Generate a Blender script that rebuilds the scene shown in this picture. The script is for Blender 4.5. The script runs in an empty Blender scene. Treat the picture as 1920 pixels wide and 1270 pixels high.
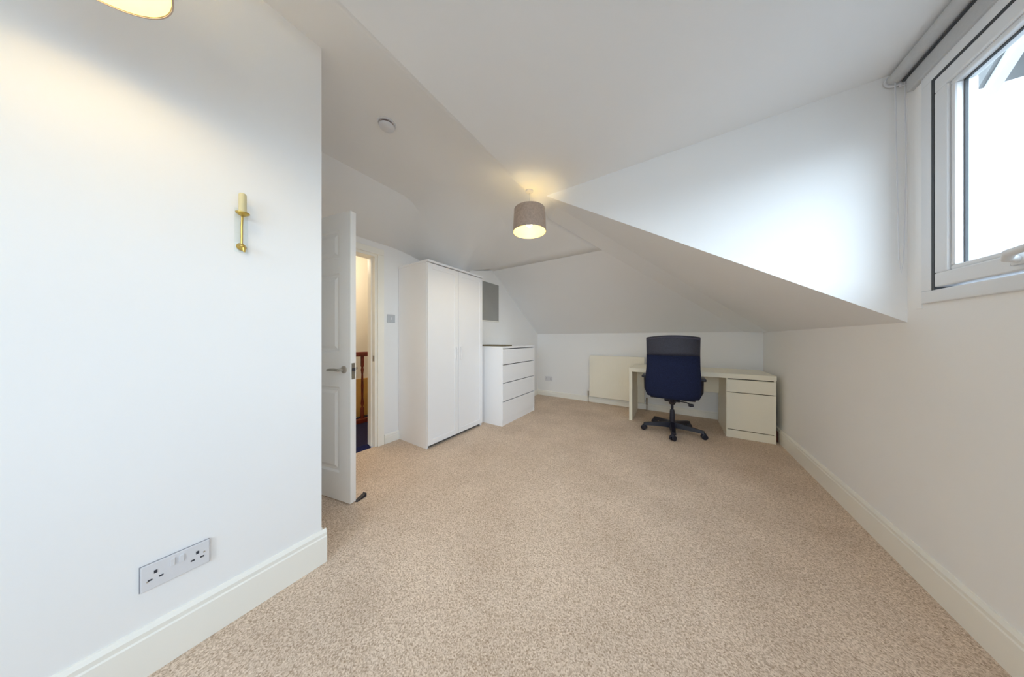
import bpy, bmesh, math, random
from mathutils import Vector, Matrix
random.seed(4)
C = bpy.context.scene
COL = C.collection
PI = math.pi
R = math.radians

# ---------------------------------------------------------------- camera
cam_d = bpy.data.cameras.new('camera')
cam = bpy.data.objects.new('camera', cam_d); COL.objects.link(cam)
cam_d.sensor_width = 36.0; cam_d.lens = 461.0 / 1920.0 * 36.0
cam_d.clip_start = 0.02; cam_d.clip_end = 200
cam.location = (0, 0, 1.14)
cam.rotation_euler = (R(90), 0, math.atan(305 / 461.0))
C.camera = cam

# ---------------------------------------------------------------- world, exposure
w = bpy.data.worlds.new('world'); C.world = w; w.use_nodes = True
nt = w.node_tree; nt.nodes.clear()
out = nt.nodes.new('ShaderNodeOutputWorld'); bg = nt.nodes.new('ShaderNodeBackground')
tc = nt.nodes.new('ShaderNodeTexCoord'); nz = nt.nodes.new('ShaderNodeTexNoise')
cr = nt.nodes.new('ShaderNodeValToRGB')
nz.inputs['Scale'].default_value = 3.0; nz.inputs['Detail'].default_value = 5
cr.color_ramp.elements[0].position = 0.35; cr.color_ramp.elements[0].color = (0.60, 0.77, 1.0, 1)
cr.color_ramp.elements[1].position = 0.62; cr.color_ramp.elements[1].color = (0.74, 0.87, 1.0, 1)
nt.links.new(tc.outputs['Generated'], nz.inputs['Vector']); nt.links.new(nz.outputs['Fac'], cr.inputs['Fac'])
nt.links.new(cr.outputs['Color'], bg.inputs['Color']); nt.links.new(bg.outputs[0], out.inputs['Surface'])
# overcast sky with its bright part low on the side behind the camera
SKY_BASE, SKY_BRIGHT = 1.6, 5.2
dt = nt.nodes.new('ShaderNodeVectorMath'); dt.operation = 'DOT_PRODUCT'; dt.inputs[1].default_value = Vector((0.56, -0.74, 0.34)).normalized()
mr = nt.nodes.new('ShaderNodeMapRange'); mr.interpolation_type = 'SMOOTHSTEP'
mr.inputs['From Min'].default_value = 0.45; mr.inputs['From Max'].default_value = 1.0
mr.inputs['To Min'].default_value = SKY_BASE; mr.inputs['To Max'].default_value = SKY_BRIGHT
nt.links.new(tc.outputs['Generated'], dt.inputs[0]); nt.links.new(dt.outputs['Value'], mr.inputs['Value']); # the ground and roofs below the horizon are much darker than the sky
sx = nt.nodes.new('ShaderNodeSeparateXYZ'); nt.links.new(tc.outputs['Generated'], sx.inputs[0])
gr = nt.nodes.new('ShaderNodeMapRange'); gr.inputs['From Min'].default_value = -0.06; gr.inputs['From Max'].default_value = 0.04
gr.inputs['To Min'].default_value = 0.30; gr.inputs['To Max'].default_value = 1.0
ml = nt.nodes.new('ShaderNodeMath'); ml.operation = 'MULTIPLY'
nt.links.new(sx.outputs['Z'], gr.inputs['Value']); nt.links.new(gr.outputs['Result'], ml.inputs[0]); nt.links.new(mr.outputs['Result'], ml.inputs[1])
nt.links.new(ml.outputs[0], bg.inputs['Strength'])
vs = C.view_settings
vs.view_transform = 'Standard'; vs.look = 'None'; vs.gamma = 1; vs.use_curve_mapping = False
vs.exposure = 1.22
C.cycles.max_bounces = 14; C.cycles.diffuse_bounces = 10
C.cycles.sample_clamp_indirect = 8

def portal(name, loc, rot, sx, sy):
    l = bpy.data.lights.new(name, 'AREA'); l.shape = 'RECTANGLE'; l.size = sx; l.size_y = sy
    l.cycles.is_portal = True
    o = bpy.data.objects.new(name, l); COL.objects.link(o); o.location = loc; o.rotation_euler = rot
    return o
portal('window_portal', (1.045, 0.20, 1.82), (0, R(90), 0), 1.04, 3.6)

portal('added_window_portal', (0.0, -2.52, 1.60), (R(90), 0, 0), 1.5, 1.4)  # portal for the added window behind the camera

def lamp_light(name, loc, power, radius, col):
    l = bpy.data.lights.new(name, 'POINT'); l.energy = power; l.shadow_soft_size = radius; l.color = col
    o = bpy.data.objects.new(name, l); COL.objects.link(o); o.location = loc
    return o

# ---------------------------------------------------------------- materials
MATS = {}
def mat(name, col, rough=0.5, metal=0.0, spec=0.5, noise=None, bump=None, **kw):
    m = bpy.data.materials.new(name); m.use_nodes = True
    nt = m.node_tree; b = nt.nodes['Principled BSDF']
    b.inputs['Base Color'].default_value = (*col, 1); b.inputs['Roughness'].default_value = rough
    b.inputs['Metallic'].default_value = metal; b.inputs['Specular IOR Level'].default_value = spec
    tcn = nt.nodes.new('ShaderNodeTexCoord')
    if noise:
        sc, amt = noise
        n = nt.nodes.new('ShaderNodeTexNoise'); n.inputs['Scale'].default_value = sc; n.inputs['Detail'].default_value = 3
        r = nt.nodes.new('ShaderNodeValToRGB')
        r.color_ramp.elements[0].position = 0.3; r.color_ramp.elements[1].position = 0.7
        r.color_ramp.elements[0].color = tuple(c * (1 - amt) for c in col) + (1,)
        r.color_ramp.elements[1].color = tuple(min(1, c * (1 + amt)) for c in col) + (1,)
        nt.links.new(tcn.outputs['Object'], n.inputs['Vector']); nt.links.new(n.outputs['Fac'], r.inputs['Fac'])
        nt.links.new(r.outputs['Color'], b.inputs['Base Color'])
    if bump:
        sc, st = bump
        n = nt.nodes.new('ShaderNodeTexNoise'); n.inputs['Scale'].default_value = sc; n.inputs['Detail'].default_value = 4
        bn = nt.nodes.new('ShaderNodeBump'); bn.inputs['Strength'].default_value = st; bn.inputs['Distance'].default_value = 0.002
        nt.links.new(tcn.outputs['Object'], n.inputs['Vector']); nt.links.new(n.outputs['Fac'], bn.inputs['Height'])
        nt.links.new(bn.outputs['Normal'], b.inputs['Normal'])
    for k, v in kw.items():
        b.inputs[k.replace('_', ' ')].default_value = v
    MATS[name] = m
    return m
wall_m = mat('wall_paint', (0.89, 0.885, 0.875), 0.75, spec=0.25, noise=(1.3, 0.012), bump=(60, 0.12))
ceil_m = mat('ceiling_paint', (0.865, 0.87, 0.875), 0.85, spec=0.2, noise=(1.1, 0.012), bump=(40, 0.12))
trim_m = mat('gloss_trim', (0.91, 0.89, 0.82), 0.35, noise=(3, 0.01))
door_m = mat('door_white', (0.90, 0.89, 0.87), 0.4, noise=(3, 0.01), bump=(30, 0.06))
furn_m = mat('furniture_white', (0.92, 0.92, 0.93), 0.4, noise=(2, 0.006))
desk_m = mat('desk_white', (0.92, 0.87, 0.72), 0.4, noise=(2, 0.01))
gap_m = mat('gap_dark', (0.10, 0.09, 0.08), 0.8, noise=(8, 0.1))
rad_m = mat('radiator_enamel', (0.90, 0.85, 0.72), 0.35, noise=(3, 0.01))
upvc_m = mat('window_plastic', (0.78, 0.79, 0.80), 0.35, noise=(3, 0.008))
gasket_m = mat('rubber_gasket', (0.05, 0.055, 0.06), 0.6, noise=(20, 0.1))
chrome_m = mat('brushed_nickel', (0.55, 0.52, 0.47), 0.3, metal=1.0, noise=(40, 0.05))
brass_m = mat('brass', (0.55, 0.38, 0.10), 0.3, metal=1.0, noise=(40, 0.08))
ivory_m = mat('ivory_sleeve', (0.70, 0.62, 0.36), 0.5, noise=(20, 0.04))
plast_m = mat('white_plastic', (0.72, 0.72, 0.74), 0.4, noise=(5, 0.01))
side_m = mat('grey_plastic', (0.30, 0.30, 0.33), 0.5, noise=(5, 0.02))
hole_m = mat('socket_hole', (0.04, 0.04, 0.05), 0.7, noise=(5, 0.05))
navy_m = mat('navy_fabric', (0.012, 0.018, 0.055), 0.85, spec=0.25, noise=(120, 0.25), bump=(300, 0.5))
head_m = mat('black_mesh', (0.035, 0.037, 0.058), 0.55, noise=(120, 0.2), bump=(300, 0.5))
black_m = mat('black_plastic', (0.012, 0.012, 0.025), 0.4, noise=(30, 0.1))
shade_m = mat('shade_taupe', (0.46, 0.36, 0.29), 0.45, noise=(60, 0.12), bump=(200, 0.3))
lining_m = mat('shade_lining', (0.80, 0.68, 0.32), 0.5, noise=(20, 0.04))
blind_m = mat('blind_fabric', (0.52, 0.52, 0.52), 0.7, noise=(80, 0.03), bump=(200, 0.2))
panel_m = mat('grey_panel', (0.33, 0.33, 0.31), 0.5, noise=(2, 0.05))
wood_m = mat('mahogany', (0.16, 0.025, 0.012), 0.35, noise=(12, 0.3))
pine_m = mat('amber_pine', (0.62, 0.36, 0.10), 0.45, noise=(6, 0.12))
navycarpet_m = mat('navy_carpet', (0.012, 0.010, 0.05), 0.95, noise=(90, 0.4), bump=(200, 0.8))
cream_m = mat('landing_paint', (0.82, 0.77, 0.67), 0.7, noise=(2, 0.02))
vent_m = mat('maroon_slot', (0.06, 0.018, 0.015), 0.6, noise=(10, 0.1))
oak_m = mat('bare_board_edge', (0.16, 0.13, 0.08), 0.7, noise=(20, 0.15))
render_m = mat('exterior_render', (0.33, 0.33, 0.32), 0.8, noise=(5, 0.08))
tile_m = mat('roof_tile', (0.25, 0.24, 0.23), 0.8, noise=(8, 0.2))

# carpet: speckled twist pile
def carpet():
    m = bpy.data.materials.new('beige_carpet'); m.use_nodes = True
    nt = m.node_tree; b = nt.nodes['Principled BSDF']; L = nt.links.new
    b.inputs['Roughness'].default_value = 0.95; b.inputs['Specular IOR Level'].default_value = 0.1
    t = nt.nodes.new('ShaderNodeTexCoord')
    n1 = nt.nodes.new('ShaderNodeTexNoise'); n1.inputs['Scale'].default_value = 150; n1.inputs['Detail'].default_value = 3; n1.inputs['Roughness'].default_value = 0.65
    n2 = nt.nodes.new('ShaderNodeTexNoise'); n2.inputs['Scale'].default_value = 2.2; n2.inputs['Detail'].default_value = 4
    v = nt.nodes.new('ShaderNodeTexVoronoi'); v.inputs['Scale'].default_value = 220
    r1 = nt.nodes.new('ShaderNodeValToRGB'); e = r1.color_ramp.elements
    e[0].position = 0.22; e[0].color = (0.34, 0.23, 0.15, 1)
    e[1].position = 0.78; e[1].color = (0.95, 0.82, 0.69, 1)
    k = e.new(0.5); k.color = (0.70, 0.56, 0.44, 1)
    r2 = nt.nodes.new('ShaderNodeValToRGB'); e = r2.color_ramp.elements
    e[0].position = 0.35; e[0].color = (0.90, 0.885, 0.87, 1); e[1].position = 0.65; e[1].color = (1.03, 1.03, 1.03, 1)
    mx = nt.nodes.new('ShaderNodeMix'); mx.data_type = 'RGBA'; mx.blend_type = 'MULTIPLY'; mx.inputs['Factor'].default_value = 1
    for n in (n1, n2, v): L(t.outputs['Object'], n.inputs['Vector'])
    sc_ = nt.nodes.new('ShaderNodeSeparateColor'); L(v.outputs['Color'], sc_.inputs[0])
    mm = nt.nodes.new('ShaderNodeMix'); mm.data_type = 'FLOAT'; mm.inputs['Factor'].default_value = 0.32
    L(n1.outputs['Fac'], mm.inputs['A']); L(sc_.outputs[0], mm.inputs['B']); L(mm.outputs['Result'], r1.inputs['Fac']); L(n2.outputs['Fac'], r2.inputs['Fac'])
    L(r1.outputs['Color'], mx.inputs['A']); L(r2.outputs['Color'], mx.inputs['B'])
    L(mx.outputs['Result'], b.inputs['Base Color'])
    bn = nt.nodes.new('ShaderNodeBump'); bn.inputs['Strength'].default_value = 0.3; bn.inputs['Distance'].default_value = 0.003
    L(v.outputs['Distance'], bn.inputs['Height']); L(bn.outputs['Normal'], b.inputs['Normal'])
    return m
carpet_m = carpet()

def glass_mat():
    m = bpy.data.materials.new('clear_glass'); m.use_nodes = True
    nt = m.node_tree; nt.nodes.clear()
    o = nt.nodes.new('ShaderNodeOutputMaterial'); tr = nt.nodes.new('ShaderNodeBsdfTransparent'); gl = nt.nodes.new('ShaderNodeBsdfGlossy')
    lw_ = nt.nodes.new('ShaderNodeLayerWeight'); lw_.inputs['Blend'].default_value = 0.5
    pw = nt.nodes.new('ShaderNodeMath'); pw.operation = 'POWER'; pw.inputs[1].default_value = 5.0; nt.links.new(lw_.outputs['Facing'], pw.inputs[0])
    lw = nt.nodes.new('ShaderNodeMath'); lw.operation = 'MULTIPLY_ADD'; lw.inputs[1].default_value = 0.5; lw.inputs[2].default_value = 0.03; nt.links.new(pw.outputs[0], lw.inputs[0])
    mx = nt.nodes.new('ShaderNodeMixShader'); gl.inputs['Roughness'].default_value = 0.02
    tr.inputs['Color'].default_value = (0.97, 0.985, 0.98, 1)
    nt.links.new(lw.outputs[0], mx.inputs[0]); nt.links.new(tr.outputs[0], mx.inputs[1]); nt.links.new(gl.outputs[0], mx.inputs[2])
    nt.links.new(mx.outputs[0], o.inputs['Surface'])
    return m
glass_m = glass_mat()
def emit_mat(name, col, st):
    m = bpy.data.materials.new(name); m.use_nodes = True
    b = m.node_tree.nodes['Principled BSDF']
    b.inputs['Base Color'].default_value = (*col, 1); b.inputs['Emission Color'].default_value = (*col, 1); b.inputs['Emission Strength'].default_value = st
    return m
bulb_m = emit_mat('lit_bulb', (1.0, 0.88, 0.62), 14)

# ---------------------------------------------------------------- mesh helpers
def nb(): return bmesh.new()
def box(bm, x0, x1, y0, y1, z0, z1, bev=0.0, M=None):
    t = bmesh.new()
    vs_ = [t.verts.new(p) for p in ((x0,y0,z0),(x1,y0,z0),(x1,y1,z0),(x0,y1,z0),(x0,y0,z1),(x1,y0,z1),(x1,y1,z1),(x0,y1,z1))]
    for f in ((0,3,2,1),(4,5,6,7),(0,1,5,4),(1,2,6,5),(2,3,7,6),(3,0,4,7)): t.faces.new([vs_[i] for i in f])
    if bev > 0: bmesh.ops.bevel(t, geom=t.edges[:], offset=bev, segments=2, affect='EDGES', profile=0.5)
    merge(bm, t, M)
    return bm
def merge(bm, t, M=None):
    if M is not None: bmesh.ops.transform(t, matrix=M, verts=t.verts[:])
    bmesh.ops.recalc_face_normals(t, faces=t.faces[:])
    me = bpy.data.meshes.new('tmp'); t.to_mesh(me); t.free(); bm.from_mesh(me); bpy.data.meshes.remove(me)
def prism(bm, pts, off):
    """polygon pts (3D) extruded by vector off"""
    t = bmesh.new(); a = [t.verts.new(p) for p in pts]; b = [t.verts.new(Vector(p) + Vector(off)) for p in pts]
    t.faces.new(a); t.faces.new(b[::-1]); n = len(pts)
    for i in range(n): t.faces.new((a[i], b[i], b[(i+1) % n], a[(i+1) % n]))
    merge(bm, t); return bm
def tube(bm, pts, r, n=12, caps=True):
    """tube along points; r number or list"""
    t = bmesh.new(); P = [Vector(p) for p in pts]; rings = []
    rs = r if isinstance(r, (list, tuple)) else [r] * len(P)
    up = Vector((0, 0, 1)); prev = None
    for i, p in enumerate(P):
        d = (P[min(i+1, len(P)-1)] - P[max(i-1, 0)]).normalized()
        a = prev if prev is not None else (Vector((1, 0, 0)) if abs(d.z) > 0.9 else up)
        s = d.cross(a); s = s.normalized() if s.length > 1e-5 else d.orthogonal().normalized()
        a = s.cross(d).normalized(); prev = a
        rings.append([t.verts.new(p + (s * math.cos(2*PI*k/n) + a * math.sin(2*PI*k/n)) * rs[i]) for k in range(n)])
    for i in range(len(rings)-1):
        for k in range(n): t.faces.new((rings[i][k], rings[i][(k+1) % n], rings[i+1][(k+1) % n], rings[i+1][k]))
    if caps: t.faces.new(rings[0][::-1]); t.faces.new(rings[-1])
    merge(bm, t); return bm
def lathe(bm, prof, c=(0,0,0), n=32, M=None):
    """prof list of (r, z), closed at axis if r==0"""
    t = bmesh.new(); rings = []
    for r_, z in prof:
        if r_ < 1e-6: rings.append([t.verts.new((c[0], c[1], c[2]+z))])
        else: rings.append([t.verts.new((c[0]+r_*math.cos(2*PI*k/n), c[1]+r_*math.sin(2*PI*k/n), c[2]+z)) for k in range(n)])
    for a, b in zip(rings, rings[1:]):
        if len(a) == 1 and len(b) == 1: continue
        for k in range(n):
            k2 = (k+1) % n
            if len(a) == 1: t.faces.new((a[0], b[k], b[k2]))
            elif len(b) == 1: t.faces.new((a[k], a[k2], b[0]))
            else: t.faces.new((a[k], a[k2], b[k2], b[k]))
    merge(bm, t, M); return bm
def obj(name, bm, m, parent=None, smooth=False, loc=None):
    me = bpy.data.meshes.new(name); bm.to_mesh(me); bm.free(); me.materials.append(m)
    if smooth:
        for p in me.polygons: p.use_smooth = True
        if smooth != 'all': me.set_sharp_from_angle(angle=R(38))
    o = bpy.data.objects.new(name, me); COL.objects.link(o)
    if parent: o.parent = parent
    if loc: o.location = loc
    return o
def struct(name, bm, m, smooth=False):
    o = obj(name, bm, m, smooth=smooth); o['kind'] = 'structure'; return o
def thing(name, label, cat, loc=(0,0,0), rz=0, group=None):
    o = bpy.data.objects.new(name, None); COL.objects.link(o); o.location = loc; o.rotation_euler = (0, 0, rz)
    o.empty_display_size = 0.1
    o['label'] = label; o['category'] = cat
    if group: o['group'] = group
    return o
def sempty(name, loc=(0,0,0), rz=0):
    o = bpy.data.objects.new(name, None); COL.objects.link(o); o.location = loc; o.rotation_euler = (0,0,rz)
    o['kind'] = 'structure'; o.empty_display_size = 0.1; return o

# ---------------------------------------------------------------- room constants (metres; y runs down the room, x to the window side)
XR, XL, XD, XA = 0.965, -1.50, -2.62, -2.34      # window wall, near left wall, door wall, alcove wall
YF, YC, YK, YB = 4.49, 0.509, 2.11, -2.40        # far wall, left wall end, dormer cheek, back wall
ZD, ZT, ZL, ZK = 2.48, 2.62, 2.18, 1.22          # dormer ceiling, top ceiling, collar line, knee wall
def rs(x): return ZK + 0.64 * (XR - x)           # right roof slope
def fs(y): return ZK + 0.01 + 0.6376 * (YF - y)  # far roof slope

struct('floor', box(nb(), XD - 0.02, XR + 0.02, YB - 0.02, YF + 0.02, -0.12, 0.0), carpet_m)

# upper ceiling: flat, easing down to the collar line at the far end
def gz(y, x=-1.5):
    lin = ZL + 0.57 * (3.0 - y); k = 0.12
    h_ = max(0.0, min(1.0, 0.5 + 0.5 * (lin - ZT) / k))
    return (lin * (1 - h_) + ZT * h_) - k * h_ * (1 - h_)

# --- walls
b = nb()
WY0, WY1, WZ0, WZ1 = -1.60, 2.0, 1.30, 2.345
box(b, XR, XR + 0.075, YB, YK + 0.01, -0.1, WZ0)
box(b, XR, XR + 0.075, YB, YK + 0.01, WZ1, 2.98)
box(b, XR, XR + 0.075, WY1, YK + 0.01, WZ0, WZ1)
box(b, XR, XR + 0.075, YB, WY0, WZ0, WZ1)
box(b, XR, XR + 0.25, YK + 0.01, YF + 0.2, -0.1, ZK + 0.02)
struct('wall_right', b, wall_m)
struct('wall_far', box(nb(), XA - 0.4, XR + 0.25, YF, YF + 0.2, -0.1, 1.30), wall_m)
struct('wall_left', box(nb(), XD - 0.14, XL, YB, YC, -0.1, 2.98), wall_m)
b = nb()
prism(b, [(XA, 2.49, -0.1), (XA, YF, -0.1), (XA, YF, 1.27), (XA, 3.0, 2.19), (XA, 2.49, 2.07)], (-0.42, 0, 0))
struct('wall_alcove', b, wall_m)
b = nb()                                          # door wall with the opening
DY0, DY1, DZ = 0.595, 1.385, 2.03
box(b, XD - 0.14, XD, YC, DY0, -0.1, 2.98)
box(b, XD - 0.14, XD, DY1, 2.49, -0.1, 2.98)
box(b, XD - 0.14, XD, DY0, DY1, DZ, 2.98)
struct('wall_door_side', b, wall_m)
b = nb()
BX0, BX1, BZ0, BZ1 = -0.75, 0.75, 0.90, 2.30       # unseen window added behind the camera to bring in fill daylight
box(b, XD - 0.1, BX0, YB - 0.1, YB, -0.1, 2.98); box(b, BX1, XR + 0.25, YB - 0.1, YB, -0.1, 2.98)
box(b, BX0, BX1, YB - 0.1, YB, -0.1, BZ0); box(b, BX0, BX1, YB - 0.1, YB, BZ1, 2.98)
struct('wall_back', b, wall_m)
struct('wall_cheek', prism(nb(), [(-1.0, YK, ZD + 0.04), (XR, YK, ZD + 0.04), (XR, YK, ZK), (-1.0, YK, ZD - 0.005)], (0, -0.006, 0)), wall_m)

# --- ceilings
T = 0.06
struct('ceiling', prism(nb(), [(-1.11, YB, ZD), (XR, YB, ZD), (XR, YK, ZD), (-1.11, YK, ZD)], (0, 0, T)), ceil_m)
yA = lambda x: x + 3.33
yB = lambda x: x + 3.71
A0, A1 = (XR, yA(XR), ZK), (-1.0, 2.33, rs(-1.0))
B0, B1 = (YF - 3.71, YF, fs(YF)), (-0.71, 3.0, fs(3.0))
E1 = (-1.16, 2.53, 2.47)
b = nb()
prism(b, [(XR, YK, ZK), A0, A1, (-1.0, YK, ZD)], (0, 0, T))
struct('ceiling', b, ceil_m)
b = nb()                                          # boxed hip running down to the far right corner
t = bmesh.new()
V = [t.verts.new(p) for p in (A0, A1, (-1.0, YK, ZD), (-1.11, YK, ZD), E1, B1, B0, (XR, YF, ZK))]
t.faces.new((V[0], V[1], V[5], V[6])); t.faces.new((V[0], V[6], V[7])); t.faces.new((V[1], V[4], V[5])); t.faces.new((V[1], V[2], V[3], V[4]))
bmesh.ops.recalc_face_normals(t, faces=t.faces[:])
me = bpy.data.meshes.new('t'); t.to_mesh(me); t.free(); b.from_mesh(me)
hb = struct('ceiling', b, ceil_m)
sm = hb.modifiers.new('s', 'SOLIDIFY'); sm.thickness = 0.05; sm.offset = -1 if hb.data.polygons[0].normal.z < 0 else 1
b = nb()
prism(b, [B0, B1, (XA - 0.3, 3.0, fs(3.0)), (XA - 0.3, YF, fs(YF))], (0, 0, T))
struct('ceiling', b, ceil_m)
def edge(y):
    if y <= YK: return -1.11, ZD
    if y <= 2.53: s = (y - YK) / (2.53 - YK); return -1.11 - 0.05 * s, ZD - 0.01 * s
    s = (y - 2.53) / (3.0 - 2.53); return -1.16 + 0.45 * s, 2.47 + (fs(3.0) - 2.47) * s
ys = [YB, -1, -0.5, 0, 0.5, 1.0, 1.4, 1.5, 1.6, 1.7, 1.8, 1.9, 2.0, YK, 2.2, 2.3, 2.4, 2.49, 2.50, 2.53, 2.6, 2.7, 2.8, 2.9, 3.0]
t = bmesh.new(); rows = []
for y in ys:
    xb, zb = edge(y); row = []
    for s in (0, 0.06, 0.12, 0.2, 0.3, 0.4, 0.55):
        q = 1 - (1 - min(1, s / 0.4)) ** 2
        row.append(t.verts.new((xb - s, y, zb + (gz(y, xb - s) - zb) * q)))
    k_ = max(0.0, min(1.0, (y - 1.5) / 0.9)); k_ = k_ * k_ * (3 - 2 * k_)
    z3 = gz(y) + (min(gz(y), 2.07 + 0.29 * (y - 2.5)) - gz(y)) * k_
    z2 = gz(y) + ((gz(y) + z3) / 2 + 0.04 * (gz(y) - z3) - gz(y)) * k_
    row.append(t.verts.new((-2.0, y, z2))); row.append(t.verts.new((-2.335, y, z3)))
    row.append(t.verts.new((-2.64, y, min(z3 - 0.02, 2.12 - 0.09 * k_) if y < 2.6 else z3 - 0.02)))
    rows.append(row)
for a, c in zip(rows, rows[1:]):
    for i in range(len(a) - 1): t.faces.new((a[i], a[i+1], c[i+1], c[i]))
bmesh.ops.recalc_face_normals(t, faces=t.faces[:])
uc = struct('ceiling', t, ceil_m, smooth='all')
uc.data.set_sharp_from_angle(angle=R(34))
sm = uc.modifiers.new('s', 'SOLIDIFY'); sm.thickness = 0.03; sm.offset = -1 if uc.data.polygons[0].normal.z < 0 else 1
# roof void above everything so no daylight leaks through the joints
struct('roof', box(nb(), XD - 0.3, XR + 0.12, YB - 0.3, YF + 0.3, 2.95, 3.05), tile_m)
b = nb()
prism(b, [(XR + 0.30, YK + 0.03, rs(XR + 0.30) + 0.22), (XR + 0.30, YF + 0.3, rs(XR + 0.30) + 0.22), (-1.4, YF + 0.3, rs(-1.4) + 0.22), (-1.4, YK + 0.03, rs(-1.4) + 0.22)], (0, 0, 0.08))
prism(b, [(XR + 0.30, YF + 0.3, fs(YF) + 0.0), (XD - 0.3, YF + 0.3, fs(YF)), (XD - 0.3, 2.2, fs(2.2) + 0.2), (XR + 0.30, 2.2, fs(2.2) + 0.2)], (0, 0, 0.08))
struct('roof', b, tile_m)

# --- skirting boards (profile with moulded top)
def skirt(name, p0, p1, nrm, hgt=0.155, th=0.018):
    """p0,p1 floor points on the wall face, nrm points into the room"""
    n = Vector(nrm)
    prof = [(0, 0), (th, 0), (th, hgt - 0.035), (th - 0.004, hgt - 0.030), (th - 0.003, hgt - 0.014), (th - 0.009, hgt - 0.004), (th - 0.012, hgt), (0, hgt)]
    pts = [Vector(p0) + n * a + Vector((0, 0, z)) for a, z in prof]
    return struct(name, prism(nb(), pts, Vector(p1) - Vector(p0)), trim_m)
skirt('baseboard_right', (XR, YB, 0), (XR, YF, 0), (-1, 0, 0))
skirt('baseboard_far', (XA, YF, 0), (XR - 0.018, YF, 0), (0, -1, 0), 0.10)
skirt('baseboard_left', (XL, YB, 0), (XL, YC + 0.018, 0), (1, 0, 0), 0.165)
skirt('baseboard_left', (XL, YC, 0), (XD + 0.02, YC, 0), (0, 1, 0), 0.165)
skirt('baseboard_alcove', (XA, 2.49, 0), (XA, YF - 0.018, 0), (1, 0, 0), 0.10)
skirt('baseboard_door_side', (XD, 1.455, 0), (XD, 2.49, 0), (1, 0, 0), 0.10)

# --- door frame (trim) and door
b = nb()
for ya, yb_ in ((DY0 - 0.06, DY0 + 0.005), (DY1 - 0.005, DY1 + 0.06)):
    box(b, XD, XD + 0.018, ya, yb_, 0, DZ - 0.006, 0.002)
box(b, XD, XD + 0.018, DY0 - 0.06, DY1 + 0.06, DZ - 0.005, DZ + 0.06, 0.004)
box(b, XD - 0.145, XD - 0.001, DY1 - 0.03, DY1, 0, DZ - 0.031)
box(b, XD - 0.145, XD - 0.001, DY0, DY0 + 0.03, 0, DZ - 0.031)
box(b, XD - 0.145, XD - 0.001, DY0, DY1, DZ - 0.03, DZ - 0.0005)
box(b, XD - 0.09, XD - 0.055, DY1 - 0.042, DY1 - 0.03, 0, DZ - 0.03)
box(b, XD - 0.09, XD - 0.055, DY0 + 0.03, DY0 + 0.042, 0, DZ - 0.03)
dtrim = struct('trim_1', b, trim_m)
obj('strike_plate', box(nb(), XD - 0.035, XD - 0.005, DY1 - 0.034, DY1 - 0.029, 0.90, 0.96), chrome_m, dtrim)

door = sempty('door_1', (XD + 0.03, 0.62, 0.0), R(13))
DW, DH, DT = 0.762, 2.015, 0.040
pan = []                                           # (x0,x1,z0,z1) six panels
for xa, xb in ((0.11, 0.345), (0.417, 0.652)):
    pan += [(xa, xb, 0.20, 0.80), (xa, xb, 1.04, 1.60), (xa, xb, 1.70, 1.90)]
def door_leaf():
    bm = bmesh.new()
    xs = sorted({0, DW} | {p[0] for p in pan} | {p[1] for p in pan}); zs = sorted({0.008, DH} | {p[2] for p in pan} | {p[3] for p in pan})
    for side in (0, 1):
        y = 0 if side == 0 else DT; sgn = 1 if side == 0 else -1
        for i in range(len(xs)-1):
            for j in range(len(zs)-1):
                x0, x1, z0, z1 = xs[i], xs[i+1], zs[j], zs[j+1]
                if (x0, x1, z0, z1) in pan:
                    lv = [(0, 0), (0.012, 0.009), (0.028, 0.009), (0.048, 0.002)]
                    loops = [[bm.verts.new((a, y + sgn*d, c)) for a, c in ((x0+o, z0+o), (x1-o, z0+o), (x1-o, z1-o), (x0+o, z1-o))] for o, d in lv]
                    for l0, l1 in zip(loops, loops[1:]):
                        for k in range(4): bm.faces.new((l0[k], l0[(k+1) % 4], l1[(k+1) % 4], l1[k]))
                    bm.faces.new(loops[-1])
                else:
                    bm.faces.new([bm.verts.new(p) for p in ((x0, y, z0), (x1, y, z0), (x1, y, z1), (x0, y, z1))])
    for q in (((0,0,.008),(0,DT,.008),(0,DT,DH),(0,0,DH)), ((DW,0,.008),(DW,DT,.008),(DW,DT,DH),(DW,0,DH)),
              ((0,0,DH),(DW,0,DH),(DW,DT,DH),(0,DT,DH)), ((0,0,.008),(DW,0,.008),(DW,DT,.008),(0,DT,.008))):
        bm.faces.new([bm.verts.new(p) for p in q])
    bmesh.ops.remove_doubles(bm, verts=bm.verts[:], dist=1e-5); bmesh.ops.recalc_face_normals(bm, faces=bm.faces[:])
    return bm
obj('leaf', door_leaf(), door_m, door)
for sy, y0 in ((-1, 0), (1, DT)):
    hb_ = nb()
    lathe(hb_, [(0, 0), (0.026, 0), (0.026, 0.006), (0.020, 0.010), (0.010, 0.012), (0.010, 0.045), (0, 0.045)], (0, 0, 0), 20, Matrix.Translation((DW - 0.06, y0, 0.925)) @ Matrix.Rotation(R(90) * (1 if sy < 0 else -1), 4, 'X'))
    tube(hb_, [(DW - 0.055, y0 + sy*0.045, 0.925), (DW - 0.09, y0 + sy*0.047, 0.927), (DW - 0.14, y0 + sy*0.045, 0.925), (DW - 0.17, y0 + sy*0.040, 0.922)], [0.010, 0.010, 0.009, 0.008], 12)
    h_ = obj('door_handle', hb_, chrome_m, door, smooth=True)
lt = obj('latch_plate', box(nb(), DW - 0.001, DW + 0.002, 0.008, 0.032, 0.86, 0.97), chrome_m, door)
obj('latch_bolt', box(nb(), DW + 0.001, DW + 0.012, 0.012, 0.028, 0.915, 0.935, 0.002), hole_m, lt)
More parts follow.
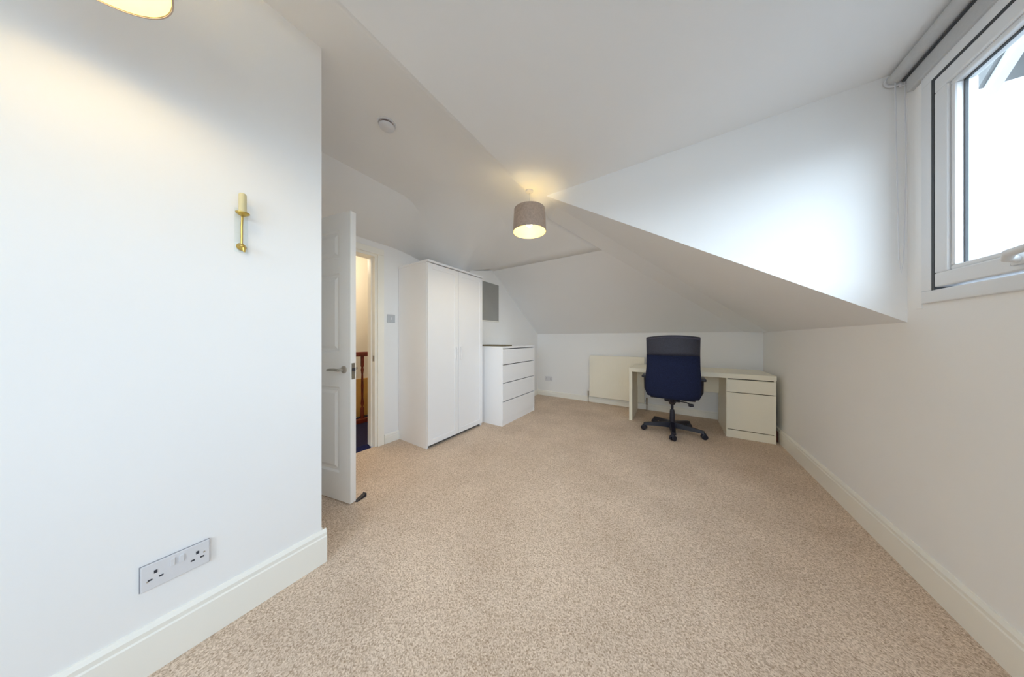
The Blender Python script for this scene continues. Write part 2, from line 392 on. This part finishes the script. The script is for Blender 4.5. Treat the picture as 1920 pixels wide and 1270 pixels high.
for z in (0.22, 1.05, 1.80):
    obj('hinge', tube(nb(), [(-0.006, 0.012, z - 0.04), (-0.006, 0.012, z + 0.04)], 0.006, 10), chrome_m, door)
# black wedge by the door's foot
ds = thing('door_stop', 'small black rubber wedge on carpet at foot of open white door', 'door stop', (-1.868, 0.872, 0), R(13))
obj('wedge', prism(nb(), [(-0.012, -0.045, 0), (-0.012, 0.025, 0), (-0.012, 0.025, 0.022), (-0.012, -0.04, 0.005)], (0.028, 0, 0)), black_m, ds)
obj('grip_ribs', box(nb(), -0.013, 0.017, 0.022, 0.028, 0.003, 0.024, 0.001), hole_m, ds)

# --- landing beyond the door
struct('floor', box(nb(), -4.6, XD - 0.14, -0.4, 3.6, -0.12, 0.002), navycarpet_m)
b = nb()
box(b, -3.95, -3.80, -0.5, 3.7, -0.1, 2.6); box(b, -4.6, XD - 0.14, -0.5, -0.4, -0.1, 2.6); box(b, -4.6, XD - 0.14, 3.6, 3.7, -0.1, 2.6)
struct('wall_landing', b, cream_m)
struct('ceiling', box(nb(), -4.75, XD - 0.1, -0.5, 3.7, 2.45, 2.6), cream_m)
struct('trim_2', box(nb(), -3.80, -3.775, -0.4, 3.6, 0.02, 0.56, 0.004), pine_m)
bal = thing('stair_banister', 'dark red wooden handrail and turned posts on landing beyond doorway', 'banister', (-3.52, 1.9, 0))
obj('handrail', box(nb(), -0.035, 0.035, -1.6, 1.5, 0.90, 0.96, 0.012), wood_m, bal)
obj('base_rail', box(nb(), -0.03, 0.03, -1.6, 1.5, 0.004, 0.06, 0.006), wood_m, bal)
def spindle(y, k=1.0):
    m = nb(); c = (0, y, 0)
    lathe(m, [(0, .05), (.022*k, .05), (.022*k, .20), (.012*k, .22), (.020*k, .26), (.013*k, .34), (.016*k, .50), (.012*k, .66), (.019*k, .72), (.013*k, .75), (.020*k, .77), (.020*k, .905), (0, .905)], c, 14)
    return m
for i in range(9):
    obj('spindle', spindle(-1.45 + 0.36 * i - 0.235), wood_m, bal, smooth=True)
ll = thing('added_landing_lamp', 'unseen round lamp added to light the landing beyond the doorway', 'ceiling lamp', (-3.2, 0.6, 2.45))  # out of view, added to light the landing
obj('diffuser', lathe(nb(), [(0, -0.09), (0.08, -0.08), (0.13, -0.04), (0.14, 0)], n=24), emit_mat('added_landing_glow', (1.0, 0.85, 0.6), 3), ll, smooth=True)
lamp_light('added_landing_light', (-3.3, 1.3, 2.1), 6.5, 0.12, (1.0, 0.87, 0.68))  # point light added to brighten the landing

# ---------------------------------------------------------------- window in the right wall
win = sempty('window_1', (0, 0, 0))
FX0, FX1 = XR - 0.012, XR + 0.065
def ring(bm, y0, y1, z0, z1, wd, x0, x1, bev=0.004, bottom=True):
    if bottom: box(bm, x0, x1, y0, y1, z0, z0 + wd, bev)
    else: z0 -= wd
    box(bm, x0, x1, y0, y1, z1 - wd, z1, bev)
    box(bm, x0, x1, y0, y0 + wd, z0 + wd - .001, z1 - wd + .001, bev); box(bm, x0, x1, y1 - wd, y1, z0 + wd - .001, z1 - wd + .001, bev)
b = nb(); ring(b, WY0, WY1, WZ0, WZ1, 0.055, FX0, FX1)
mull = (0.78, -0.42)
for m_ in mull: box(b, FX0, FX1, m_ - 0.035, m_ + 0.035, WZ0 + 0.05, WZ1 - 0.05, 0.004)
obj('frame', b, upvc_m, win)
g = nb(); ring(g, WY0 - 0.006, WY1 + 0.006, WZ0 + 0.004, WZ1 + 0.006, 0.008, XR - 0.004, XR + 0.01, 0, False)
obj('frame_shadow_line', g, mat('shadow_line_grey', (0.22, 0.22, 0.22), 0.6, noise=(20, 0.05)), win)  # dark strip standing in for the shadow line between wall and frame
bays = ((mull[0] + 0.035, WY1 - 0.055), (mull[1] + 0.035, mull[0] - 0.035), (WY0 + 0.055, mull[1] - 0.035))
for (y0, y1) in bays:
    z0, z1 = WZ0 + 0.055, WZ1 - 0.055
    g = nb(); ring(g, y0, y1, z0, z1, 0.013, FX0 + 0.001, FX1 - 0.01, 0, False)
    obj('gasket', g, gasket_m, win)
    s = nb(); ring(s, y0 + 0.010, y1 - 0.010, z0 + 0.010, z1 - 0.010, 0.062, FX0 + 0.002, FX1 - 0.004, 0.006)
    sash = obj('sash', s, upvc_m, win)
    s = nb(); ring(s, y0 + 0.072, y1 - 0.072, z0 + 0.072, z1 - 0.072, 0.020, FX0 + 0.010, FX1 - 0.012, 0.006)
    obj('glazing_bead', s, upvc_m, sash)
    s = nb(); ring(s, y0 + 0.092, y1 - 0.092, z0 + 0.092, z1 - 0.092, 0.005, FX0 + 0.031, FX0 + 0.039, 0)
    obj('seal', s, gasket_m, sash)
    obj('pane', box(nb(), FX0 + 0.034, FX0 + 0.040, y0 + 0.094, y1 - 0.094, z0 + 0.094, z1 - 0.094), glass_m, sash)
    yh = y1 - 0.36 if y0 > 0 else (y0 + y1) / 2
    hb_ = nb(); box(hb_, FX0 - 0.016, FX0 - 0.005, yh - 0.028, yh + 0.028, z0 + 0.026, z0 + 0.066, 0.008)
    tube(hb_, [(FX0 - 0.012, yh, z0 + 0.045), (FX0 - 0.034, yh, z0 + 0.05), (FX0 - 0.042, yh - 0.02, z0 + 0.065), (FX0 - 0.042, yh - 0.11, z0 + 0.075)], [0.012, 0.012, 0.013, 0.009], 12)
    obj('handle', hb_, upvc_m, sash, smooth=True)
struct('trim_3', box(nb(), XR - 0.004, XR + 0.003, WY1 + 0.012, WY1 + 0.05, WZ0 - 0.02, 2.43, 0.0015), wall_m)
win_added = sempty('added_rear_window', (0, 0, 0))  # frame and pane of the added, unseen window
b = nb()
for (x0, x1, z0, z1) in ((BX0, BX1, BZ0, BZ0 + .06), (BX0, BX1, BZ1 - .06, BZ1), (BX0, BX0 + .06, BZ0 + .05, BZ1 - .05), (BX1 - .06, BX1, BZ0 + .05, BZ1 - .05), (-.03, .03, BZ0 + .05, BZ1 - .05)):
    box(b, x0, x1, YB - 0.09, YB - 0.02, z0, z1, 0.004)
fr = obj('frame', b, upvc_m, win_added)
obj('pane', box(nb(), BX0 + .05, BX1 - .05, YB - 0.06, YB - 0.054, BZ0 + .05, BZ1 - .05), glass_m, fr)

# roller blind rolled up in the corner over the window
bl = thing('roller_blind', 'rolled-up grey roller blind above the window at the dormer ceiling', 'roller blind', (XR, 0, ZD))
b = nb(); lathe(b, [(0, 0), (0.027, 0), (0.027, 3.74), (0, 3.74)], n=24, M=Matrix.Translation((-0.045, 2.08, -0.042)) @ Matrix.Rotation(R(90), 4, 'X'))
obj('roll', b, blind_m, bl, smooth=True)
b = nb(); box(b, -0.024, -0.002, -1.65, 2.06, -0.145, -0.055, 0.004)
obj('back_panel', b, blind_m, bl)
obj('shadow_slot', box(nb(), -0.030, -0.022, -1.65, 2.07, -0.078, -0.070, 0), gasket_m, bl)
b = nb(); lathe(b, [(0, 0), (0.033, 0), (0.035, 0.003), (0.033, 0.012), (0, 0.012)], n=24, M=Matrix.Translation((-0.042, 2.094, -0.042)) @ Matrix.Rotation(R(90), 4, 'X'))
box(b, -0.03, -0.001, 2.082, 2.094, -0.085, -0.005, 0.003)
obj('bracket', b, plast_m, bl, smooth=True)
b = nb()
tube(b, [(-0.05, 2.072, -0.06), (-0.045, 2.072, -0.5), (-0.04, 2.070, -0.95), (-0.034, 2.068, -1.02), (-0.028, 2.066, -0.95), (-0.02, 2.068, -0.5), (-0.022, 2.072, -0.06)], 0.0022, 6)
obj('bead_chain', b, plast_m, bl)

# neighbour's gable seen at the top of the glass
ng = thing('outside_gable', 'pale gable eave of a neighbouring house seen through the window', 'house', (5.0, 8.6, 0))
obj('wall', prism(nb(), [(0, 0.30, -3.0), (0, -2.4, -3.0), (0, -2.4, 7.9), (0, -1.1, 7.2), (0, 0.30, 6.25)][::1] if False else [(0.3, 0.0, 5.98), (0.3, -1.7, 7.6), (0.3, 0.0, 7.6)], (0.8, 0, 0)), render_m, ng)
obj('bargeboard', prism(nb(), [(0, 0.42, 5.80), (0, 0.42, 6.02), (0, -2.0, 8.15), (0, -2.0, 7.85)], (0.12, 0, 0)), upvc_m, ng)
obj('roof_verge', prism(nb(), [(-0.05, 0.46, 6.02), (-0.05, 0.46, 6.62), (-0.05, -2.0, 8.6), (-0.05, -2.0, 8.15)], (1.2, 0, 0)), render_m, ng)

# ---------------------------------------------------------------- pendant lamps
def pendant(name, label, x, y, ztop, zrim, zr0, group):
    t_ = thing(name, label, 'pendant lamp', (x, y, ztop), 0, group)
    H = ztop - zrim; h0 = H - 0.205                     # shade height .205
    obj('ceiling_rose', lathe(nb(), [(0, -0.022), (0.018, -0.022), (0.034, -0.010), (0.036, 0), (0, 0)], n=24), plast_m, t_, smooth=True)
    obj('cord', tube(nb(), [(0, 0, -0.02), (0, 0, -h0 - 0.035)], 0.0028, 8), plast_m, t_)
    sh = obj('lamp_shade', lathe(nb(), [(0.148, -H), (0.1505, -H), (0.139, -h0), (0.1365, -h0), (0.148, -H)], n=56), shade_m, t_, smooth=True)
    obj('lining', lathe(nb(), [(0.1462, -H + 0.002), (0.1475, -H + 0.002), (0.136, -h0 - 0.002), (0.1347, -h0 - 0.002), (0.1462, -H + 0.002)], n=56), lining_m, sh, smooth=True)
    sp = nb()
    for k in range(3):
        a = 2 * PI * k / 3 + 0.4
        tube(sp, [(0.016*math.cos(a), 0.016*math.sin(a), -h0 - 0.03), (0.135*math.cos(a), 0.135*math.sin(a), -h0 - 0.012)], 0.0016, 6)
    obj('shade_spider', sp, chrome_m, sh)
    obj('bulb_holder', lathe(nb(), [(0, -h0 - 0.02), (0.014, -h0 - 0.02), (0.018, -h0 - 0.04), (0.018, -h0 - 0.075), (0, -h0 - 0.075)], n=18), plast_m, t_, smooth=True)
    obj('bulb', lathe(nb(), [(0, -h0 - 0.16), (0.016, -h0 - 0.156), (0.028, -h0 - 0.14), (0.030, -h0 - 0.125), (0.022, -h0 - 0.10), (0.013, -h0 - 0.076), (0, -h0 - 0.074)], n=20), bulb_m, t_, smooth=True)
    return t_
pendant('pendant_lamp', 'taupe drum pendant lamp hanging down the room near the chair and desk', -1.10, 1.95, 2.482, 2.106, 0, 'taupe drum pendants')
pendant('pendant_lamp', 'pendant lamp at the top left edge, above the near left wall', -1.13, -0.10, 2.487, 2.035, 0, 'taupe drum pendants')
lamp_light('pendant_light', (-1.10, 1.95, 2.155), 0.9, 0.03, (1.0, 0.74, 0.36))
sp = bpy.data.lights.new('pendant_spot', 'SPOT'); sp.energy = 6; sp.color = (1.0, 0.78, 0.46); sp.spot_size = R(160); sp.spot_blend = 0.4; sp.shadow_soft_size = 0.03
so = bpy.data.objects.new('pendant_spot', sp); COL.objects.link(so); so.location = (-1.10, 1.95, 2.15)
lamp_light('pendant_light', (-1.13, -0.10, 2.085), 1.1, 0.03, (1.0, 0.74, 0.36))

# smoke alarm on the upper ceiling
sa = thing('smoke_alarm', 'round white smoke alarm with dark vent slot on the ceiling', 'smoke alarm', (-1.65, 0.935, gz(0.935, -1.65)))
obj('base', lathe(nb(), [(0, -0.012), (0.055, -0.012), (0.057, 0), (0, 0)], n=32), plast_m, sa, smooth=True)
obj('vent_slot', lathe(nb(), [(0, -0.022), (0.044, -0.022), (0.044, -0.011), (0, -0.011)], n=32), vent_m, sa)
obj('cover', lathe(nb(), [(0, -0.042), (0.025, -0.040), (0.044, -0.032), (0.050, -0.022), (0, -0.021)], n=32), plast_m, sa, smooth=True)

# ---------------------------------------------------------------- wall fittings
def socket(name, label, origin, ax, nrm, W=0.147, Hh=0.086):
    """ax = horizontal unit vector along wall, nrm = out of the wall"""
    t_ = thing(name, label, 'power socket', origin)
    a, n, u = Vector(ax), Vector(nrm), Vector((0, 0, 1))
    M = Matrix(((a.x, n.x, 0, 0), (a.y, n.y, 0, 0), (0, 0, 1, 0), (0, 0, 0, 1)))
    obj('backing', box(nb(), -W/2 - 0.003, W/2, 0, 0.007, -Hh/2, Hh/2, 0.001, M), side_m, t_)
    obj('faceplate', box(nb(), -W/2, W/2, 0.006, 0.011, -Hh/2, Hh/2, 0.002, M), plast_m, t_)
    for s in (-1, 1):
        obj('switch', box(nb(), s*0.010 - 0.0055, s*0.010 + 0.0055, 0.010, 0.015, 0.006, 0.031, 0.0015, M), plast_m, t_)
        cx_ = s * 0.0445
        for (dx, dz, w_, h_) in ((0, 0.012, 0.007, 0.010), (-0.011, -0.010, 0.009, 0.005), (0.011, -0.010, 0.009, 0.005)):
            obj('pin_hole', box(nb(), cx_+dx-w_/2, cx_+dx+w_/2, 0.0105, 0.0122, dz-h_/2, dz+h_/2, 0, M), hole_m, t_)
    for s in (-1, 1):
        obj('screw', lathe(nb(), [(0, 0.0118), (0.0028, 0.0118), (0.0028, 0.0105), (0, 0.0105)], n=10, M=Matrix.Translation((0,0,0)) @ M @ Matrix.Translation((s*0.060, 0, -0.013 if s < 0 else 0.004)) @ Matrix.Rotation(R(-90), 4, 'X')), chrome_m, t_)
    return t_
socket('double_socket', 'white double power socket on near left wall above the skirting', (XL, 0.0735, 0.327), (0, 1, 0), (1, 0, 0))
socket('double_socket', 'small double socket low on far wall beside the radiator', (-2.09, YF, 0.340), (1, 0, 0), (0, -1, 0))
sw = thing('light_switch', 'square light switch on wall between door frame and wardrobe', 'light switch', (XD, 1.53, 1.36))
obj('faceplate', box(nb(), 0, 0.010, -0.044, 0.044, -0.044, 0.044, 0.003), mat('switch_grey', (0.52, 0.54, 0.56), 0.35, noise=(5, 0.01)), sw)
obj('rocker', box(nb(), 0.008, 0.014, -0.008, 0.008, -0.014, 0.014, 0.002), plast_m, sw)

wl = thing('wall_light', 'small brass candle wall light with clear glass plate on left wall', 'wall light', (XL, 0.230, 1.60))
obj('glass_plate', box(nb(), 0.004, 0.008, -0.019, 0.019, -0.105, 0.075, 0.001), glass_m, wl)
b = nb(); lathe(b, [(0, 0), (0.013, 0), (0.015, 0.006), (0.010, 0.014), (0.006, 0.03), (0, 0.032)], n=20, M=Matrix.Translation((0.004, 0, -0.082)) @ Matrix.Rotation(R(90), 4, 'Y'))
tube(b, [(0.028, 0, -0.082), (0.036, 0.002, -0.092), (0.036, 0.004, -0.108)], [0.006, 0.006, 0.003], 10)
obj('lower_boss', b, brass_m, wl, smooth=True)
b = nb(); tube(b, [(0.012, 0, -0.080), (0.016, 0, -0.04), (0.016, 0, 0.0), (0.026, 0, 0.040)], 0.0035, 10)
obj('arm', b, brass_m, wl, smooth=True)
b = nb(); lathe(b, [(0, 0), (0.006, 0), (0.020, 0.010), (0.021, 0.014), (0.010, 0.015), (0.010, 0.022), (0, 0.022)], (0.032, 0, 0.038), 20)
obj('candle_cup', b, brass_m, wl, smooth=True)
b = nb(); lathe(b, [(0, 0.055), (0.0115, 0.055), (0.0115, 0.125), (0.009, 0.130), (0, 0.130)], (0.032, 0, 0), 18)
obj('candle_tube', b, ivory_m, wl, smooth=True)

gp = thing('grey_wall_panel', 'grey rectangular panel high on wall between wardrobe and roof slope', 'wall panel', (XA, 2.93, 1.68))
obj('board', box(nb(), 0, 0.014, -0.34, 0.205, -0.27, 0.30, 0.002), panel_m, gp)
b = nb(); box(b, 0, 0.020, -0.35, 0.215, -0.285, -0.27, 0.002)
obj('ledge', b, trim_m, gp)

# ---------------------------------------------------------------- radiator
rd = thing('radiator', 'white panel radiator on far wall partly behind the desk', 'radiator', (-0.83, YF, 0))
b = nb()
box(b, -0.425, 0.425, -0.095, -0.080, 0.115, 0.835, 0.006)
for i in range(24):                                # pressed vertical flutes
    x = -0.400 + i * 0.0348
    box(b, x - 0.004, x + 0.004, -0.0965, -0.094, 0.16, 0.795, 0.001)
obj('front_panel', b, rad_m, rd)
obj('rear_panel', box(nb(), -0.42, 0.42, -0.050, -0.036, 0.12, 0.83, 0.004), rad_m, rd)
b = nb(); box(b, -0.425, 0.425, -0.095, -0.036, 0.826, 0.840, 0.003)
obj('top_grille', b, rad_m, rd)
for s in (-1, 1): obj('side_cover', box(nb(), s*0.425 - 0.005, s*0.425 + 0.005, -0.096, -0.036, 0.115, 0.838, 0.002), rad_m, rd)
for s in (-1, 1):
    obj('bracket', box(nb(), s*0.3 - 0.02, s*0.3 + 0.02, -0.037, -0.002, 0.2, 0.78, 0.002), rad_m, rd)
    b = nb(); tube(b, [(s*0.43, -0.065, 0.145), (s*0.462, -0.065, 0.145)], 0.008, 10); tube(b, [(s*0.462, -0.065, 0.20), (s*0.462, -0.065, 0.09)], [0.013, 0.010], 12); tube(b, [(s*0.462, -0.065, 0.10), (s*0.462, -0.065, 0.0)], 0.0065, 10)
    obj('valve', b, chrome_m, rd, smooth=True)

# ---------------------------------------------------------------- wardrobe
wd = thing('wardrobe', 'tall white two-door wardrobe beside the doorway wall', 'wardrobe', (XD, 1.62, 0))
D_, W_, H_ = 0.515, 0.86, 1.93
b = nb()
box(b, 0.004, D_ - 0.020, 0, 0.018, 0, H_, 0.0015); box(b, 0.004, D_ - 0.020, W_ - 0.018, W_, 0, H_, 0.0015)
box(b, 0.004, D_ - 0.02, 0.018, W_ - 0.018, H_ - 0.04, H_ - 0.02); box(b, 0.004, D_ - 0.02, 0.018, W_ - 0.018, 0.07, 0.09)
box(b, 0.004, 0.010, 0.018, W_ - 0.018, 0.07, H_ - 0.02)
obj('carcass', b, furn_m, wd)
obj('top_board', box(nb(), 0.002, D_ + 0.010, -0.006, W_ + 0.006, H_, H_ + 0.022, 0.003), furn_m, wd)
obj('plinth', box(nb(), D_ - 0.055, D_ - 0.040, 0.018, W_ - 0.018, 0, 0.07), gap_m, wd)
for i in range(2):
    y0 = 0.003 + i * (W_ / 2); y1 = y0 + W_ / 2 - 0.006
    m = nb(); x0, x1 = D_ - 0.018, D_
    z0, z1 = 0.035, H_ - 0.008; sw_ = 0.055
    box(m, x0, x1 - 0.005, y0, y1, z0, z1)
    box(m, x1 - 0.006, x1, y0, y0 + sw_, z0, z1, 0.001); box(m, x1 - 0.006, x1, y1 - sw_, y1, z0, z1, 0.001)
    box(m, x1 - 0.006, x1, y0 + sw_, y1 - sw_, z0, z0 + sw_, 0.001); box(m, x1 - 0.006, x1, y0 + sw_, y1 - sw_, z1 - sw_, z1, 0.001)
    dr = obj('door', m, furn_m, wd)
    yh = (y1 - 0.028) if i == 0 else (y0 + 0.028)
    m = nb(); box(m, x1 + 0.014, x1 + 0.022, yh - 0.006, yh + 0.006, 0.89, 1.05, 0.002)
    for zz in (0.905, 1.035): box(m, x1 - 0.001, x1 + 0.016, yh - 0.004, yh + 0.004, zz - 0.004, zz + 0.004)
    obj('handle', m, furn_m, dr)

# ---------------------------------------------------------------- chest of drawers
ch = thing('chest_of_drawers', 'white chest of four drawers in the alcove beyond the wardrobe', 'chest of drawers', (XA + 0.022, 2.575, 0))
D_, W_, H_ = 0.468, 0.87, 1.035
b = nb()
box(b, 0, D_ - 0.004, 0, 0.020, 0, H_ - 0.026, 0.001); box(b, 0, D_ - 0.004, W_ - 0.020, W_, 0, H_ - 0.026, 0.001)
box(b, 0, 0.008, 0.02, W_ - 0.02, 0.02, H_ - 0.03); box(b, 0.008, D_ - 0.03, 0.02, W_ - 0.02, 0.05, 0.065)
obj('carcass', b, furn_m, ch)
obj('top', box(nb(), -0.004, D_, -0.002, W_ + 0.002, H_ - 0.026, H_, 0.002), furn_m, ch)
obj('plinth', box(nb(), D_ - 0.03, D_ - 0.012, 0.02, W_ - 0.02, 0, 0.075), furn_m, ch)
zz = [0.078, 0.318, 0.558, 0.798, 1.006]
for i in range(4):
    f_ = obj('drawer', box(nb(), D_ - 0.020, D_, 0.003, W_ - 0.003, zz[i] + 0.003, zz[i+1] - 0.008, 0.002), furn_m, ch)
    obj('drawer_box', box(nb(), 0.03, D_ - 0.019, 0.03, W_ - 0.03, zz[i] + 0.02, zz[i+1] - 0.06), furn_m, f_)
sl = thing('wooden_slat', 'thin brown wooden board lying on the white chest top beside wardrobe', 'board', (-2.05, 2.72, H_))
obj('board', box(nb(), -0.25, 0.172, -0.11, 0.12, 0, 0.018, 0.002), oak_m, sl)
obj('edge_strip', box(nb(), -0.25, 0.172, -0.114, -0.110, 0, 0.019, 0.0005), oak_m, sl)

# ---------------------------------------------------------------- desk
dk = thing('desk', 'white desk with drawer pedestal standing at the far right corner', 'desk', (0.19, 3.77, 0))
X0, X1, DD, HH = -0.722, 0.722, 0.60, 0.735
PX = 0.31                                              # pedestal inner side
obj('desktop', box(nb(), X0, X1, -0.014, DD, HH - 0.055, HH, 0.003), desk_m, dk)
obj('end_panel', box(nb(), X0, X0 + 0.040, 0.0, DD, 0, HH - 0.055, 0.002), desk_m, dk)
obj('rear_panel', box(nb(), X0 + 0.04, PX, DD - 0.035, DD - 0.018, 0.40, HH - 0.055), desk_m, dk)
b = nb()
box(b, PX, PX + 0.018, 0.004, DD, 0, HH - 0.055, 0.001); box(b, X1 - 0.018, X1, 0.004, DD, 0, HH - 0.055, 0.001)
box(b, PX + 0.018, X1 - 0.018, DD - 0.02, DD - 0.005, 0.02, HH - 0.05); box(b, PX + 0.018, X1 - 0.018, 0.02, DD - 0.02, 0.10, 0.115)
obj('pedestal', b, desk_m, dk)
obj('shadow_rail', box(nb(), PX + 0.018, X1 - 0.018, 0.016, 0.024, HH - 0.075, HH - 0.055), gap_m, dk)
obj('plinth', box(nb(), PX + 0.002, X1 - 0.002, -0.004, 0.012, 0, 0.088, 0.002), desk_m, dk)
obj('drawer', box(nb(), PX + 0.003, X1 - 0.003, -0.006, 0.014, 0.524, 0.668, 0.003), desk_m, dk)
obj('cupboard_door', box(nb(), PX + 0.003, X1 - 0.003, -0.006, 0.014, 0.096, 0.517, 0.003), desk_m, dk)
cb = thing('power_cable', 'dark power cable and plug hanging in gap between desk and right wall', 'cable', (0.94, 4.05, 0))
b = nb(); tube(b, [(0.002, 0.02, 0.70), (0.004, -0.02, 0.55), (0.0, -0.04, 0.40), (0.005, -0.05, 0.30), (-0.002, -0.08, 0.15), (-0.004, -0.12, 0.03), (-0.006, -0.20, 0.006)], 0.004, 8)
obj('cord', b, gap_m, cb, smooth=True)
obj('plug', box(nb(), -0.014, 0.018, -0.09, -0.03, 0.27, 0.36, 0.006), black_m, cb)
obj('adaptor', box(nb(), -0.022, 0.006, -0.20, -0.12, 0.0, 0.12, 0.006), mat('brown_plastic', (0.10, 0.03, 0.015), 0.5, noise=(10, 0.1)), cb)

# ---------------------------------------------------------------- office chair
oc = thing('office_chair', 'navy swivel office chair with tall back turned towards the desk', 'office chair', (-0.025, 3.59, 0))
def shell(xw, zs, yfun, th, ny=14):
    """curved pad: zs list of (z, halfwidth, y at centre); edges wrap forward"""
    bm = bmesh.new(); fr, bk = [], []
    for (z, hw, y, rise) in zs:
        rf, rb = [], []
        for i in range(ny + 1):
            s = -1 + 2 * i / ny; x = s * hw
            c = 0.055 * s * s; e = th * math.sqrt(max(0.02, 1 - abs(s) ** 6))
            zz_ = z + rise * (1 - s * s)
            rb.append(bm.verts.new((x, y + c - e * 0.5, zz_))); rf.append(bm.verts.new((x, y + c + e * 0.5, zz_)))
        fr.append(rf); bk.append(rb)
    n = len(zs)
    for a in (fr, bk):
        for j in range(n-1):
            for i in range(ny): bm.faces.new((a[j][i], a[j][i+1], a[j+1][i+1], a[j+1][i]))
    for j in range(n-1):
        for i in (0, ny): bm.faces.new((fr[j][i], bk[j][i], bk[j+1][i], fr[j+1][i]))
    for j in (0, n-1):
        for i in range(ny): bm.faces.new((fr[j][i], fr[j][i+1], bk[j][i+1], bk[j][i]))
    bmesh.ops.recalc_face_normals(bm, faces=bm.faces[:])
    return bm
# backrest: lower upholstered part and lighter upper part
lower = [(0.445, 0.20, -0.225, 0), (0.455, 0.250, -0.240, 0), (0.50, 0.268, -0.255, 0), (0.60, 0.270, -0.270, 0), (0.70, 0.267, -0.275, 0), (0.80, 0.260, -0.280, 0), (0.945, 0.257, -0.285, 0)]
obj('backrest', shell(0, lower, None, 0.06), navy_m, oc, smooth='all')
upper = [(0.943, 0.257, -0.285, 0), (0.99, 0.257, -0.286, 0), (1.06, 0.258, -0.290, 0.006), (1.12, 0.259, -0.294, 0.012), (1.145, 0.259, -0.297, 0.018), (1.155, 0.255, -0.298, 0.022)]
hr = obj('headrest', shell(0, upper, None, 0.052), head_m, oc, smooth='all')
rim_ = nb()
tube(rim_, [(-0.255 + 0.51 * i / 12, -0.330 + 0.055 * (-1 + 2 * i / 12) ** 2 + 0.010, 1.128 + 0.026 * (1 - (-1 + 2 * i / 12) ** 2)) for i in range(13)], 0.008, 8)
obj('piping', rim_, mat('edge_piping', (0.07, 0.07, 0.11), 0.4, noise=(50, 0.1)), hr, smooth=True)
b = nb(); box(b, -0.25, 0.25, -0.21, 0.27, 0.455, 0.53, 0.03)
obj('seat', b, navy_m, oc, smooth=True)
obj('seat_pan', box(nb(), -0.22, 0.22, -0.19, 0.22, 0.43, 0.462, 0.008), black_m, oc)
b = nb()
tube(b, [(0, 0.0, 0.40), (0, -0.10, 0.39), (0, -0.215, 0.43), (0, -0.255, 0.52), (0, -0.262, 0.60)], [0.03, 0.03, 0.028, 0.022, 0.018], 12)
box(b, -0.08, 0.08, -0.10, 0.12, 0.385, 0.435, 0.01)
tube(b, [(0, -0.02, 0.39), (0, -0.02, 0.34)], [0.05, 0.027], 16)
mech = obj('tilt_mechanism', b, black_m, oc, smooth=True)
b = nb(); tube(b, [(0.05, -0.10, 0.405), (0.14, -0.12, 0.40), (0.175, -0.13, 0.385)], 0.006, 8); box(b, 0.155, 0.205, -0.16, -0.12, 0.365, 0.395, 0.008)
obj('height_lever', b, black_m, mech, smooth=True)
b = nb(); tube(b, [(0, 0, 0.36), (0, 0, 0.26)], 0.014, 16); tube(b, [(0, 0, 0.27), (0, 0, 0.25), (0, 0, 0.09)], [0.022, 0.026, 0.030], 18)
obj('gas_lift', b, black_m, oc, smooth=True)
b = nb(); tube(b, [(0, 0, 0.065), (0, 0, 0.12)], [0.045, 0.036], 20)
hub = obj('base_hub', b, black_m, oc, smooth=True)
for k in range(5):
    a = R(-90 + 3 + 72 * k); ca, sa_ = math.cos(a), math.sin(a)
    m = bmesh.new()
    sec = [(0.03, 0.034, 0.060, 0.125), (0.12, 0.030, 0.064, 0.116), (0.22, 0.026, 0.066, 0.104), (0.315, 0.024, 0.064, 0.092)]
    rows = []
    for (r_, hw, z0, z1) in sec:
        rows.append([m.verts.new((r_*ca - s*hw*sa_, r_*sa_ + s*hw*ca, z)) for s, z in ((-1, z0), (1, z0), (0.6, z1), (-0.6, z1))])
    for p, q in zip(rows, rows[1:]):
        for i in range(4): m.faces.new((p[i], p[(i+1) % 4], q[(i+1) % 4], q[i]))
    m.faces.new(rows[0]); m.faces.new(rows[-1][::-1]); bmesh.ops.recalc_face_normals(m, faces=m.faces[:])
    leg = obj('base_leg', m, black_m, oc)
    cr_ = nb(); cxx, cyy = 0.305*ca, 0.305*sa_
    rot = a + (0.5 if k % 2 else -0.7)
    d = Vector((math.cos(rot), math.sin(rot), 0)); s_ = Vector((-d.y, d.x, 0))
    c0 = Vector((cxx, cyy, 0.0)) + d * 0.010
    for sg in (-1, 1):
        p = c0 + s_ * (0.016 * sg) + Vector((0, 0, 0.030))
        tube(cr_, [p - s_ * 0.010, p - s_ * 0.008, p + s_ * 0.008, p + s_ * 0.010], [0.026, 0.030, 0.030, 0.026], 20)
    tube(cr_, [(cxx, cyy, 0.040), (cxx, cyy, 0.078)], 0.009, 10)
    tube(cr_, [c0 + Vector((0, 0, 0.045)), c0 + Vector((0, 0, 0.066))], [0.024, 0.018], 14)
    obj('caster', cr_, black_m, leg, smooth=True)
for s in (-1, 1):
    m = nb()
    tube(m, [(s*0.20, 0.05, 0.445), (s*0.275, 0.05, 0.455), (s*0.292, 0.05, 0.50), (s*0.292, 0.02, 0.60), (s*0.292, 0.00, 0.665)], [0.014, 0.015, 0.016, 0.016, 0.016], 10)
    arm = obj('armrest_post', m, black_m, oc, smooth=True)
    m = nb(); box(m, s*0.292 - 0.030, s*0.292 + 0.030, -0.13, 0.13, 0.655, 0.685, 0.012)
    obj('armrest_pad', m, black_m, arm, smooth=True)
